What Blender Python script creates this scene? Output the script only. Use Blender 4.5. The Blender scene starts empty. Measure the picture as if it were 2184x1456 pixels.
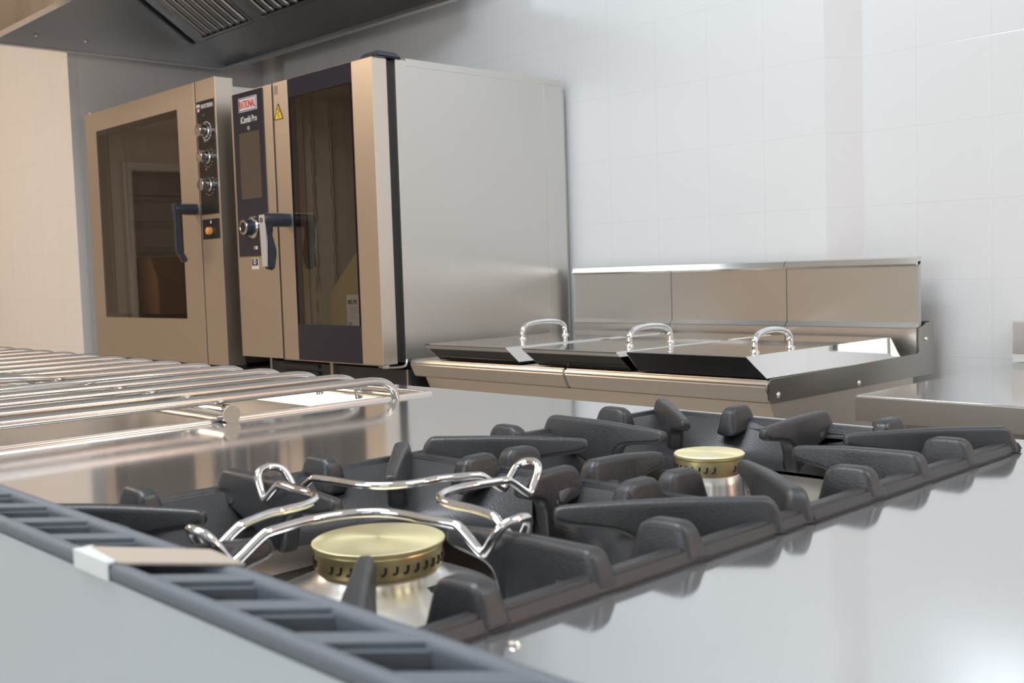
import bpy, bmesh, math, random
from mathutils import Vector, Matrix
random.seed(4)
S = bpy.context.scene
COL = S.collection
H = 1.05                      # camera height above the floor; shapes below are written relative to the lens height

# ------------------------------------------------------------------ camera
cam_d = bpy.data.cameras.new('camera'); cam = bpy.data.objects.new('camera', cam_d); COL.objects.link(cam)
RT = Vector((0.6911312, 0.7220422, -0.0315088)); DN = Vector((0.0256607, -0.068085, -0.9973495)); FW = Vector((-0.7222737, 0.6884907, -0.0655838))
M = Matrix((RT, -DN, -FW)).transposed().to_4x4(); M.translation = Vector((0, 0, H)); cam.matrix_world = M
cam_d.lens = 38.1232; cam_d.sensor_width = 36; cam_d.clip_start = 0.02
cam_d.dof.use_dof = True; cam_d.dof.focus_distance = 1.3; cam_d.dof.aperture_fstop = 16
S.camera = cam

# ------------------------------------------------------------------ world, exposure
W = bpy.data.worlds.new('world'); S.world = W; W.use_nodes = True
W.node_tree.nodes['Background'].inputs[0].default_value = (0.75, 0.85, 1, 1); W.node_tree.nodes['Background'].inputs[1].default_value = 0.6
S.view_settings.view_transform = 'Standard'; S.view_settings.look = 'None'; S.view_settings.gamma = 1; S.view_settings.use_curve_mapping = False
S.view_settings.exposure = 0.0

# ------------------------------------------------------------------ large lights (ceiling fittings, windows, added fills)
def area(name, loc, size, power, col, rot=(0, 0, 0), sy=None, spread=None):
    l = bpy.data.lights.new(name, 'AREA'); l.energy = power; l.color = col; l.size = size
    if sy: l.shape = 'RECTANGLE'; l.size_y = sy
    if spread: l.spread = math.radians(spread)
    o = bpy.data.objects.new(name, l); COL.objects.link(o); o.location = (loc[0], loc[1], loc[2] + H); o.rotation_euler = rot
    return o
CEIL = 1.95
area('ambient_fill_cool', (-1.0, -0.2, CEIL - .05), 1.2, 26, (0.90, 0.95, 1.0), sy=1.2)  # added out of view for flat ambient light
area('ambient_fill_right', (1.2, 1.2, CEIL - .05), 1.2, 14, (1.0, 0.95, 0.93), sy=1.2)  # second added ambient fill, over the right side
area('ceiling_light_warm', (-5.2, -0.3, CEIL - .05), 1.2, 50, (1.0, 0.77, 0.58), sy=1.2)
area('window_daylight_right', (1.6, -2.5, 0.6), 1.8, 9, (1.0, 0.96, 0.91), rot=(math.radians(90), 0, 0), sy=1.3)
area('window_daylight_left', (-1.4, -2.5, 0.6), 1.8, 34, (0.86, 0.95, 1.0), rot=(math.radians(90), 0, 0), sy=1.3)
area('wall_patch_fill', (-1.75, 1.45, 1.32), .5, 15, (0.80, 0.92, 1.0), rot=(math.radians(70), 0, math.radians(12)), sy=.2)  # unseen lamp added to brighten a patch of the tiled wall
area('corner_tint_fill', (2.9, 2.35, 0.8), .5, 13, (1.0, 0.56, 0.36), rot=(math.radians(90), 0, math.radians(90)), sy=.6)  # unseen warm lamp added only to tint the chamfered wall corner

# ------------------------------------------------------------------ materials
def mat(name):
    m = bpy.data.materials.new(name); m.use_nodes = True
    n = m.node_tree.nodes; l = m.node_tree.links
    return m, n, l, n['Principled BSDF']
def sets(b, **k):
    for a, v in k.items():
        b.inputs[a.replace('_', ' ')].default_value = v
def simple(name, col, rough=.5, metal=0, bump=0, bscale=200, var=0, vscale=20, **k):
    m, n, l, b = mat(name)
    b.inputs['Base Color'].default_value = (*col, 1); b.inputs['Roughness'].default_value = rough; b.inputs['Metallic'].default_value = metal
    for a, v in k.items(): b.inputs[a.replace('_', ' ')].default_value = v
    tc = n.new('ShaderNodeTexCoord')
    nz = n.new('ShaderNodeTexNoise'); nz.inputs['Scale'].default_value = bscale; l.new(tc.outputs['Object'], nz.inputs['Vector'])
    if bump:
        bp = n.new('ShaderNodeBump'); bp.inputs['Strength'].default_value = bump; bp.inputs['Distance'].default_value = .001
        l.new(nz.outputs['Fac'], bp.inputs['Height']); l.new(bp.outputs['Normal'], b.inputs['Normal'])
    if var:
        n2 = n.new('ShaderNodeTexNoise'); n2.inputs['Scale'].default_value = vscale; n2.inputs['Detail'].default_value = 4; l.new(tc.outputs['Object'], n2.inputs['Vector'])
        mr = n.new('ShaderNodeMapRange'); mr.inputs['From Min'].default_value = .3; mr.inputs['From Max'].default_value = .7
        mr.inputs['To Min'].default_value = max(0, rough - var); mr.inputs['To Max'].default_value = rough + var
        l.new(n2.outputs['Fac'], mr.inputs['Value']); l.new(mr.outputs[0], b.inputs['Roughness'])
    return m
def steel(name, col=(.60, .58, .55), rough=.22, brush=(1, 1, 60), bump=.05, var=.05, aniso=0, vscale=3, **k):
    """brushed stainless steel: brush lines are noise stretched along one axis"""
    m, n, l, b = mat(name)
    b.inputs['Base Color'].default_value = (*col, 1); b.inputs['Metallic'].default_value = 1
    tc = n.new('ShaderNodeTexCoord'); mp = n.new('ShaderNodeMapping'); mp.inputs['Scale'].default_value = brush
    l.new(tc.outputs['Object'], mp.inputs['Vector'])
    nz = n.new('ShaderNodeTexNoise'); nz.inputs['Scale'].default_value = 12; nz.inputs['Detail'].default_value = 6
    l.new(mp.outputs[0], nz.inputs['Vector'])
    bp = n.new('ShaderNodeBump'); bp.inputs['Strength'].default_value = bump; bp.inputs['Distance'].default_value = .002
    l.new(nz.outputs['Fac'], bp.inputs['Height']); l.new(bp.outputs['Normal'], b.inputs['Normal'])
    n2 = n.new('ShaderNodeTexNoise'); n2.inputs['Scale'].default_value = vscale; n2.inputs['Detail'].default_value = 5; l.new(tc.outputs['Object'], n2.inputs['Vector'])
    mr = n.new('ShaderNodeMapRange'); mr.inputs['From Min'].default_value = .35; mr.inputs['From Max'].default_value = .68
    mr.inputs['To Min'].default_value = max(.02, rough - var); mr.inputs['To Max'].default_value = rough + var
    l.new(n2.outputs['Fac'], mr.inputs['Value']); l.new(mr.outputs[0], b.inputs['Roughness'])
    return m
def tiles(name, axis, u0, uw, z0, zh, col, rough=.22):
    """square glazed wall tiles with fine joints, laid in straight rows"""
    m, n, l, b = mat(name)
    g = n.new('ShaderNodeNewGeometry'); sp = n.new('ShaderNodeSeparateXYZ'); l.new(g.outputs['Position'], sp.inputs[0])
    def dist(sock, off, per):
        a = n.new('ShaderNodeMath'); a.operation = 'SUBTRACT'; l.new(sock, a.inputs[0]); a.inputs[1].default_value = off
        p = n.new('ShaderNodeMath'); p.operation = 'PINGPONG'; l.new(a.outputs[0], p.inputs[0]); p.inputs[1].default_value = per / 2
        return p.outputs[0]
    dz = dist(sp.outputs['Z'], z0, zh)
    if axis is not None:
        du = dist(sp.outputs[axis], u0, uw)
        mn = n.new('ShaderNodeMath'); mn.operation = 'MINIMUM'; l.new(dz, mn.inputs[0]); l.new(du, mn.inputs[1]); d = mn.outputs[0]
    else: d = dz
    mr = n.new('ShaderNodeMapRange'); mr.inputs['From Min'].default_value = .0003; mr.inputs['From Max'].default_value = .0016
    l.new(d, mr.inputs['Value'])
    mx = n.new('ShaderNodeMix'); mx.data_type = 'RGBA'; mx.inputs['A'].default_value = (col[0] * .93, col[1] * .92, col[2] * .91, 1); mx.inputs['B'].default_value = (*col, 1)
    l.new(mr.outputs[0], mx.inputs['Factor']); l.new(mx.outputs['Result'], b.inputs['Base Color'])
    bp = n.new('ShaderNodeBump'); bp.inputs['Strength'].default_value = .3; bp.inputs['Distance'].default_value = .001
    l.new(mr.outputs[0], bp.inputs['Height']); l.new(bp.outputs['Normal'], b.inputs['Normal'])
    b.inputs['Roughness'].default_value = rough
    return m

ZT = H + .143
WHITE = (.74, .74, .745)
m_tile_back = tiles('white_tile_back', 'X', -1.565, .195, ZT, .2035, WHITE)
m_tile_right = tiles('white_tile_side', 'X', -1.3466, .197, ZT, .2035, WHITE)
m_tile_left = tiles('white_tile_left', 'X', -4.58, .195, ZT - .01, .2035, WHITE)
m_tile_y = tiles('white_tile_return', 'Y', 1.855, .195, ZT - .01, .2035, WHITE)
m_tile_z = tiles('white_tile_corner', None, 0, .2, ZT, .2035, WHITE, .15)
m_paint = simple('wall_paint', (.73, .65, .56), .6, bump=.1)
m_paintw = simple('ceiling_paint', (.82, .82, .80), .7, bump=.1)
m_floor = simple('floor_tile', (.46, .44, .41), .35, bump=.1, var=.1)
m_top = steel('range_top_steel', (.67, .68, .69), .085, brush=(40, 1, 1), bump=.008, var=.012, vscale=3)
m_top.node_tree.nodes['Principled BSDF'].inputs['Metallic'].default_value = .90
m_panel = steel('brushed_steel_panel', (.60, .575, .54), .33, brush=(1, 1, 50), bump=.03, var=.01)
m_front = steel('brushed_steel_front', (.72, .655, .58), .40, brush=(1, 1, 50), bump=.03, var=.01)
m_side = steel('oven_side_steel', (.68, .655, .62), .33, brush=(1, 2, 60), bump=.025, var=.02, vscale=2)
m_bright = steel('bright_steel', (.78, .77, .75), .17, brush=(1, 1, 30), bump=.01, var=.03)
m_mirror = steel('polished_steel', (.70, .69, .67), .06, brush=(1, 1, 20), bump=.004, var=.02)
m_hood = steel('hood_steel', (.62, .64, .665), .34, brush=(1, 1, 40), bump=.02, var=.01)
m_baffle = steel('filter_steel', (.85, .86, .88), .22, brush=(1, 1, 20), bump=.01, var=.04)
m_chrome = simple('chrome', (.86, .86, .87), .035, 1)
m_rod = steel('rack_rod_steel', (.60, .58, .555), .2, brush=(30, 1, 30), bump=.01, var=.02)
m_cast = simple('enamelled_cast_iron', (.023, .0255, .030), .40, bump=.3, bscale=900, var=.06, Specular_IOR_Level=.75)
m_grille = simple('matt_cast_iron', (.13, .147, .172), .6, bump=.35, bscale=700, var=.08)
m_blackpl = simple('black_plastic', (.035, .042, .055), .38, bump=.1)
m_black = simple('black_gap', (.012, .012, .013), .5)
m_darkpanel = simple('dark_panel', (.045, .047, .052), .28)
m_blackpanel = simple('black_control_panel', (.020, .018, .018), .25)
m_indigo = simple('indigo_glass_panel', (.026, .026, .040), .12)
m_screen = simple('display_glass', (.10, .075, .06), .10)
m_lettw = simple('white_lettering', (.75, .75, .75), .5)
m_lettr = simple('red_lettering', (.65, .05, .03), .5)
m_letblue = simple('blue_mark', (.05, .08, .3), .5)
m_yellow = simple('yellow_sticker', (.85, .62, .03), .5)
m_green = simple('green_mark', (.02, .35, .14), .5)
m_orange = simple('orange_mark', (.8, .25, .06), .5)
m_ink = simple('black_ink', (.02, .02, .02), .6)
m_label = simple('white_label', (.72, .70, .66), .6)
m_card = simple('cardboard', (.42, .34, .17), .8, bump=.2)
m_cardb = simple('brown_cardboard', (.26, .17, .11), .8, bump=.2)
m_tape = simple('masking_tape', (.42, .36, .30), .7, bump=.4, bscale=300)
m_tapew = simple('white_tape', (.68, .72, .72), .4, bump=.2, bscale=200)
m_amber = simple('amber_lens', (.85, .36, .10), .3)
m_cavity = simple('oven_cavity', (.55, .52, .47), .45, .3)
m_lidblack = simple('gloss_black', (.012, .013, .014), .12)
m_slot = simple('dark_slot', (.01, .01, .01), .6)
def brass():
    m, n, l, b = mat('turned_brass')
    b.inputs['Base Color'].default_value = (.98, .90, .56, 1); b.inputs['Metallic'].default_value = .8; b.inputs['Roughness'].default_value = .38
    b.inputs['Anisotropic'].default_value = .7
    t = n.new('ShaderNodeTangent'); t.direction_type = 'RADIAL'; t.axis = 'Z'; l.new(t.outputs[0], b.inputs['Tangent'])
    return m
m_brass = brass()
m_brassside = simple('brass_side', (.95, .80, .42), .32, 1)
def glass(name, tint, clear):
    m = bpy.data.materials.new(name); m.use_nodes = True; n = m.node_tree.nodes; l = m.node_tree.links; n.clear()
    o = n.new('ShaderNodeOutputMaterial'); tr = n.new('ShaderNodeBsdfTransparent'); tr.inputs[0].default_value = (*tint, 1)
    g = n.new('ShaderNodeBsdfGlossy'); g.inputs['Roughness'].default_value = .02; g.inputs[0].default_value = (.9, .88, .86, 1)
    fr = n.new('ShaderNodeFresnel'); fr.inputs[0].default_value = 1.45
    ad = n.new('ShaderNodeMath'); ad.operation = 'ADD'; ad.inputs[1].default_value = clear; l.new(fr.outputs[0], ad.inputs[0])
    gm = n.new('ShaderNodeNewGeometry'); om = n.new('ShaderNodeMath'); om.operation = 'SUBTRACT'; om.inputs[0].default_value = 1; l.new(gm.outputs['Backfacing'], om.inputs[1])
    mu = n.new('ShaderNodeMath'); mu.operation = 'MULTIPLY'; l.new(ad.outputs[0], mu.inputs[0]); l.new(om.outputs[0], mu.inputs[1])
    mx = n.new('ShaderNodeMixShader'); l.new(mu.outputs[0], mx.inputs[0]); l.new(tr.outputs[0], mx.inputs[1]); l.new(g.outputs[0], mx.inputs[2]); l.new(mx.outputs[0], o.inputs[0])
    return m
m_glass = glass('tinted_door_glass', (.80, .77, .74), .06)
def emis(name, col, st):
    m, n, l, b = mat(name); b.inputs['Emission Color'].default_value = (*col, 1); b.inputs['Emission Strength'].default_value = st
    b.inputs['Base Color'].default_value = (*col, 1); return m
m_em_cool = emis('light_diffuser_cool', (.9, .95, 1), 4); m_em_warm = emis('light_diffuser_warm', (1, .78, .55), 5)

# ------------------------------------------------------------------ mesh builder
class MB:
    def __init__(s): s.bm = bmesh.new()
    def _merge(s, b, mx=None):
        if mx is not None: bmesh.ops.transform(b, matrix=mx, verts=b.verts)
        me = bpy.data.meshes.new('t'); b.to_mesh(me); b.free(); s.bm.from_mesh(me); bpy.data.meshes.remove(me); return s
    def box(s, x0, x1, y0, y1, z0, z1, bev=0, seg=2, mx=None):
        b = bmesh.new(); bmesh.ops.create_cube(b, size=1)
        for v in b.verts: v.co = Vector(((x0 + x1) / 2 + v.co.x * (x1 - x0), (y0 + y1) / 2 + v.co.y * (y1 - y0), (z0 + z1) / 2 + v.co.z * (z1 - z0)))
        if bev: bmesh.ops.bevel(b, geom=list(b.edges), offset=bev, segments=seg, affect='EDGES', profile=.5, clamp_overlap=True)
        return s._merge(b, mx)
    def hull(s, pts, bev=0, seg=2, mx=None):
        b = bmesh.new(); [b.verts.new(p) for p in pts]; bmesh.ops.convex_hull(b, input=b.verts)
        bmesh.ops.dissolve_limit(b, angle_limit=.01, verts=b.verts, edges=b.edges)
        if bev: bmesh.ops.bevel(b, geom=list(b.edges), offset=bev, segments=seg, affect='EDGES', clamp_overlap=True)
        return s._merge(b, mx)
    def prism(s, prof, t, bev=0, seg=2, mx=None):
        """profile (x,z) extruded along y from -t/2 to t/2"""
        b = bmesh.new(); a = [b.verts.new((p[0], -t / 2, p[1])) for p in prof]; c = [b.verts.new((p[0], t / 2, p[1])) for p in prof]
        b.faces.new(a); b.faces.new(c[::-1]); k = len(prof)
        for i in range(k): b.faces.new((a[i], c[i], c[(i + 1) % k], a[(i + 1) % k]))
        bmesh.ops.recalc_face_normals(b, faces=b.faces)
        if bev: bmesh.ops.bevel(b, geom=list(b.edges), offset=bev, segments=seg, affect='EDGES', clamp_overlap=True)
        return s._merge(b, mx)
    def finprism(s, prof, t, b, mx=None, taper=0, xl=1):
        """cast fin: rounded profile (x,z) with softened edges, thickness t along y"""
        P = [Vector(p) for p in prof]
        for _ in range(2):
            q = []
            for i in range(len(P)): a, c = P[i], P[(i + 1) % len(P)]; q += [a * .8 + c * .2, a * .2 + c * .8]
            P = q
        ar = sum(P[i].x * P[(i + 1) % len(P)].y - P[(i + 1) % len(P)].x * P[i].y for i in range(len(P)))
        sg = 1 if ar > 0 else -1; m = len(P); nrm = []
        for i in range(m):
            d = (P[(i + 1) % m] - P[i - 1]); d = d.normalized() if d.length > 1e-9 else Vector((1, 0)); nrm.append(Vector((-d.y, d.x)) * sg)
        bm_ = bmesh.new(); rows = []
        lay = [(1, 0), (.62, .08), (.29, .29), (.08, .62), (0, 1)]
        for y, ins in [(-t / 2 + b * w_, b * i_) for i_, w_ in lay] + [(t / 2 - b * w_, b * i_) for i_, w_ in lay[::-1]]:
            rows.append([bm_.verts.new((p.x + n.x * ins, y * (1 + .5 * max(0, min(1, (ZTOP - p.y - .004) / .022))) * (1 - taper * max(0, min(1, p.x / xl))), p.y + n.y * ins)) for p, n in zip(P, nrm)])
        for A, B in zip(rows, rows[1:]):
            for i in range(m): bm_.faces.new((A[i], A[(i + 1) % m], B[(i + 1) % m], B[i]))
        for cap in (rows[0][::-1], rows[-1]):
            f = bm_.faces.new(cap); bmesh.ops.triangulate(bm_, faces=[f])
        bmesh.ops.recalc_face_normals(bm_, faces=bm_.faces)
        return s._merge(bm_, mx)
    def lathe(s, prof, n=48, center=(0, 0, 0), axis='Z'):
        b = bmesh.new(); rings = []
        for r, z in prof:
            if r < 1e-6: rings.append([b.verts.new((0, 0, z))])
            else: rings.append([b.verts.new((r * math.cos(2 * math.pi * i / n), r * math.sin(2 * math.pi * i / n), z)) for i in range(n)])
        for A, B in zip(rings, rings[1:]):
            for i in range(n):
                j = (i + 1) % n
                if len(A) == 1 and len(B) == 1: continue
                if len(A) == 1: b.faces.new((A[0], B[i], B[j]))
                elif len(B) == 1: b.faces.new((A[i], B[0], A[j]))
                else: b.faces.new((A[i], B[i], B[j], A[j]))
        bmesh.ops.recalc_face_normals(b, faces=b.faces)
        mx = Matrix.Translation(center)
        if axis == 'Y': mx = mx @ Matrix.Rotation(math.pi / 2, 4, 'X')      # +z -> -y
        if axis == 'X': mx = mx @ Matrix.Rotation(math.pi / 2, 4, 'Y')      # +z -> +x
        return s._merge(b, mx)
    def tube(s, pts, r, n=12, closed=False, smooth=0):
        pts = [Vector(p) for p in pts]
        for _ in range(smooth):
            q = []; m = len(pts)
            if not closed: q.append(pts[0])
            for i in range(m if closed else m - 1):
                a, c = pts[i], pts[(i + 1) % m]; q += [a * .75 + c * .25, a * .25 + c * .75]
            if not closed: q.append(pts[-1])
            pts = q
        m = len(pts); b = bmesh.new(); rings = []; up = None
        for i in range(m):
            if closed: t = (pts[(i + 1) % m] - pts[i - 1]).normalized()
            else: t = (pts[min(i + 1, m - 1)] - pts[max(i - 1, 0)]).normalized()
            if up is None:
                up = Vector((0, 0, 1)) if abs(t.z) < .9 else Vector((1, 0, 0))
            up = (up - t * up.dot(t)).normalized(); sd = t.cross(up)
            rr = r[i] if isinstance(r, (list, tuple)) else r
            rings.append([b.verts.new(pts[i] + rr * (math.cos(2 * math.pi * k / n) * up + math.sin(2 * math.pi * k / n) * sd)) for k in range(n)])
        last = m if closed else m - 1
        for i in range(last):
            A, B = rings[i], rings[(i + 1) % m]; off = 0
            if closed and i == m - 1:
                off = min(range(n), key=lambda o: (A[0].co - B[o].co).length)
            for k in range(n): b.faces.new((A[k], A[(k + 1) % n], B[(k + 1 + off) % n], B[(k + off) % n]))
        if not closed: b.faces.new(rings[0][::-1]); b.faces.new(rings[-1])
        bmesh.ops.recalc_face_normals(b, faces=b.faces)
        return s._merge(b)
    def grid(s, rows):
        """rows: list of equal-length closed loops of points"""
        b = bmesh.new(); R = [[b.verts.new(p) for p in row] for row in rows]; n = len(rows[0])
        for A, B in zip(R, R[1:]):
            for i in range(n): b.faces.new((A[i], A[(i + 1) % n], B[(i + 1) % n], B[i]))
        return s._merge(b)
    def build(s, name, m, parent=None, ang=35, local=False):
        me = bpy.data.meshes.new(name); off = Vector((0, 0, 0))
        if not local:
            off = Vector((0, 0, H))
            if parent is not None:
                p = parent
                while p is not None: off = off - p.location; p = p.parent
        bmesh.ops.translate(s.bm, verts=s.bm.verts, vec=off)
        s.bm.to_mesh(me); s.bm.free(); me.materials.append(m)
        for p in me.polygons: p.use_smooth = True
        me.set_sharp_from_angle(angle=math.radians(ang))
        o = bpy.data.objects.new(name, me); COL.objects.link(o)
        wn = o.modifiers.new('weighted_normals', 'WEIGHTED_NORMAL'); wn.keep_sharp = True; wn.weight = 80
        if parent is not None: o.parent = parent
        return o
def thing(name, label, cat, loc=(0, 0, 0), group=None):
    o = bpy.data.objects.new(name, None); COL.objects.link(o); o.empty_display_size = .05
    o.location = (loc[0], loc[1], loc[2] + H)
    return tag(o, label, cat, group)
def tag(o, label, cat, group=None):
    o['label'] = label; o['category'] = cat
    if group: o['group'] = group
    return o
def struct(o): o['kind'] = 'structure'; return o
def lettering(name, body, cx, cz, w, h, m, parent, y, bold=0.0, shear=0, space=1):
    """raised lettering facing -Y, centred at (cx, cz), fitted to w x h"""
    c = bpy.data.curves.new(name, 'FONT'); c.body = body; c.size = 1; c.offset = bold; c.shear = shear; c.space_character = space; c.extrude = .01; c.resolution_u = 4
    t = bpy.data.objects.new('t', c); COL.objects.link(t); dg = bpy.context.evaluated_depsgraph_get(); dg.update()
    me = bpy.data.meshes.new_from_object(t.evaluated_get(dg)); bpy.data.objects.remove(t); bpy.data.curves.remove(c)
    xs = [v.co.x for v in me.vertices]; ys = [v.co.y for v in me.vertices]
    sx = w / (max(xs) - min(xs)); sz = h / (max(ys) - min(ys)); mx = (max(xs) + min(xs)) / 2; mz = (max(ys) + min(ys)) / 2
    off = Vector((0, 0, H)); p = parent
    while p is not None: off = off - p.location; p = p.parent
    for v in me.vertices: v.co = Vector(((v.co.x - mx) * sx + cx, y - (v.co.z + .01) * .04, (v.co.y - mz) * sz + cz)) + off
    me.name = name; me.materials.clear(); me.materials.append(m)
    o = bpy.data.objects.new(name, me); COL.objects.link(o); o.parent = parent; return o

# ================================================================== ROOM
FL = -H
YB, YR, XC0, XC1 = 2.70, 2.785, -1.565, -1.498
struct(MB().box(-9, 3.2, -2.6, 3.2, FL - .1, FL).build('floor', m_floor))
struct(MB().box(-9, 3.2, -2.6, 3.2, CEIL, CEIL + .1).build('ceiling', m_paintw))
struct(MB().box(-4.26, XC0, YB, YB + .3, FL, CEIL).build('wall_back', m_tile_back))
struct(MB().box(XC1, 3.2, YR, YR + .3, FL, CEIL).build('wall_back_right', m_tile_right))
struct(MB().hull([(XC0, YB, FL), (XC1, YR, FL), (XC1, YB + .3, FL), (XC0, YB + .3, FL), (XC0, YB, CEIL), (XC1, YR, CEIL), (XC1, YB + .3, CEIL), (XC0, YB + .3, CEIL)]).build('wall_corner', m_tile_z))
struct(MB().box(-4.6, -4.26, YR, YR + .3, FL, CEIL).build('wall_recess', m_tile_back))
struct(MB().box(-9, -4.58, 1.855, 1.90, FL, CEIL).build('wall_left', m_tile_left))
struct(MB().box(-4.9, -4.58, 1.90, YR + .2, FL, CEIL).build('wall_return', m_tile_y))
struct(MB().box(-9.1, -9, -2.6, 2, FL, CEIL).build('wall_far_left', m_paint))
struct(MB().box(-9, -2.4, -2.7, -2.6, FL, CEIL).build('wall_behind', m_paint))
w = MB(); w.box(-2.4, -2.3, -2.7, -2.6, FL, CEIL).box(-.5, .5, -2.7, -2.6, FL, CEIL).box(-2.3, -.5, -2.7, -2.6, FL, -.1).box(-2.3, -.5, -2.7, -2.6, 1.3, CEIL).box(.5, .7, -2.7, -2.6, FL, CEIL).box(2.5, 3.2, -2.7, -2.6, FL, CEIL).box(.7, 2.5, -2.7, -2.6, FL, -.1).box(.7, 2.5, -2.7, -2.6, 1.3, CEIL)
struct(w.build('wall_behind_window', m_paintw))
w = MB(); w.box(.68, .74, -2.66, -2.58, -.12, 1.32).box(2.46, 2.52, -2.66, -2.58, -.12, 1.32).box(.74, 2.46, -2.66, -2.58, -.12, -.06).box(.74, 2.46, -2.66, -2.58, 1.26, 1.32).box(1.57, 1.63, -2.66, -2.58, -.06, 1.26)
struct(w.build('window_1', m_paintw))
w = MB(); w.box(-2.32, -2.26, -2.66, -2.58, -.12, 1.32).box(-.54, -.48, -2.66, -2.58, -.12, 1.32).box(-2.26, -.54, -2.66, -2.58, -.12, -.06).box(-2.26, -.54, -2.66, -2.58, 1.26, 1.32)
struct(w.build('window_2', m_paintw))
struct(MB().box(3.2, 3.3, -2.6, 3.2, FL, CEIL).build('wall_right', m_paintw))

struct(MB().box(-9.0, -8.97, -1.15, -.35, FL, .95).build('door_1', simple('dark_brown_door', (.07, .055, .045), .4)))
w = MB(); w.box(-9, -8.94, -1.22, -1.15, FL, 1.02).box(-9, -8.94, -.35, -.28, FL, 1.02).box(-9, -8.94, -1.15, -.35, .95, 1.02)
struct(w.build('trim_1', m_paintw))
# ceiling fittings for the lamps above; the first two added for ambient fill
for (x, y, me_, lab) in ((-1.0, -.2, m_em_cool, 'unseen square cool white ceiling light added for ambient fill above the range'), (1.2, 1.2, m_em_cool, 'unseen square ceiling light added for ambient fill above the right hand table'), (-5.2, -.3, m_em_warm, 'square warm ceiling light at the left end of the kitchen')):
    t = thing('unseen_ceiling_light', lab, 'lamp', (x, y, CEIL))
    MB().box(x - .66, x + .66, y - .66, y + .66, CEIL - .03, CEIL).build('frame', m_paintw, t)
    MB().box(x - .6, x + .6, y - .6, y + .6, CEIL - .035, CEIL - .028).build('diffuser', me_, t)

# ================================================================== RANGE (worktop, wells, flue)
ZS = -.155
rng = thing('cooking_range', 'long stainless steel cooking range with a mirror-like top in the foreground', 'stove', (-1.2, .55, FL))
GX0, GX1, GY0, GY1 = -.706, -.337, .222, .878       # cast iron grate outline
hx0, hx1, hy0, hy1 = GX0 + .02, GX1 - .02, GY0 + .02, GY1 - .02
RX0, RX1, RY0, RY1 = -2.42, -1.075, .02, .875      # rack well
XL, XR, YF, YN = -2.75, .25, .928, .205
w = MB(); ZB = ZS - .04
w.box(hx1, XR, YN, YF, ZB, ZS); w.box(RX1, hx0, YN, YF, ZB, ZS); w.box(hx0, hx1, YN, hy0, ZB, ZS); w.box(hx0, hx1, hy1, YF, ZB, ZS)
w.box(RX0, RX1, RY1, YF, ZB, ZS); w.box(XL, RX0, -.05, YF, ZB, ZS); w.box(RX0, RX1, -.05, RY0, ZB, ZS); w.box(RX1, -1.0, -.05, YN, ZB, ZS)
bmesh.ops.remove_doubles(w.bm, verts=w.bm.verts, dist=1e-5)
w.build('worktop', m_top, rng)
w = MB(); w.box(XL + .01, XR - .01, .23, .90, FL + .12, -.36).box(XL, XR, YF - .02, YF - .004, -.36, ZB).box(XR - .02, XR - .002, .21, YF - .02, -.36, ZB).box(XL, XL + .02, .0, YF - .02, -.36, ZB); w.build('cabinet', m_panel, rng)
for x in (XL + .1, -1.3, XR - .1):
    for y in (.28, .85): MB().tube([(x, y, FL), (x, y, FL + .13)], .025, 16).build('foot', m_bright, rng)
# rack well with a raised bead round its edge
w = MB()
def rring(i_, z): return [(RX0 + i_, RY0 + i_, z), (RX1 - i_, RY0 + i_, z), (RX1 - i_, RY1 - i_, z), (RX0 + i_, RY1 - i_, z)]
w.grid([rring(-.0005, ZS), rring(.003, ZS - .006), rring(.02, ZS - .030), rring(.10, ZS - .042), rring(.30, ZS - .050)]); b = w.bm; b.verts.ensure_lookup_table(); b.faces.new(b.verts[-4:])
w.build('rack_well', steel('well_steel', (.60, .59, .57), .25, brush=(1, 30, 1), bump=.02, var=.03), rng)
MB().tube([(RX0, RY0, ZS), (RX1, RY0, ZS), (RX1, RY1, ZS), (RX0, RY1, ZS)], .0045, 10, closed=True).build('well_bead', m_bright, rng)
# burner pan
w = MB(); d = -.222
rows = []
for ins, z in ((0, ZS - .002), (0, -.20), (.006, -.214), (.02, d), (.05, d - .001)):
    rr = []
    for (cx, cy, a0) in ((hx1, hy1, 0), (hx0, hy1, 90), (hx0, hy0, 180), (hx1, hy0, 270)):
        sx = 1 if cx == hx1 else -1; sy = 1 if cy == hy1 else -1; rad = .03
        for k in range(6):
            a = math.radians(a0 + 18 * k); rr.append((cx - sx * (rad + ins) + math.cos(a) * rad, cy - sy * (rad + ins) + math.sin(a) * rad, z))
    rows.append(rr)
w.grid(rows); b = w.bm; b.verts.ensure_lookup_table(); b.faces.new(b.verts[-24:])
w.build('burner_pan', simple('pan_steel', (.50, .46, .42), .36, .75), rng)

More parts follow.
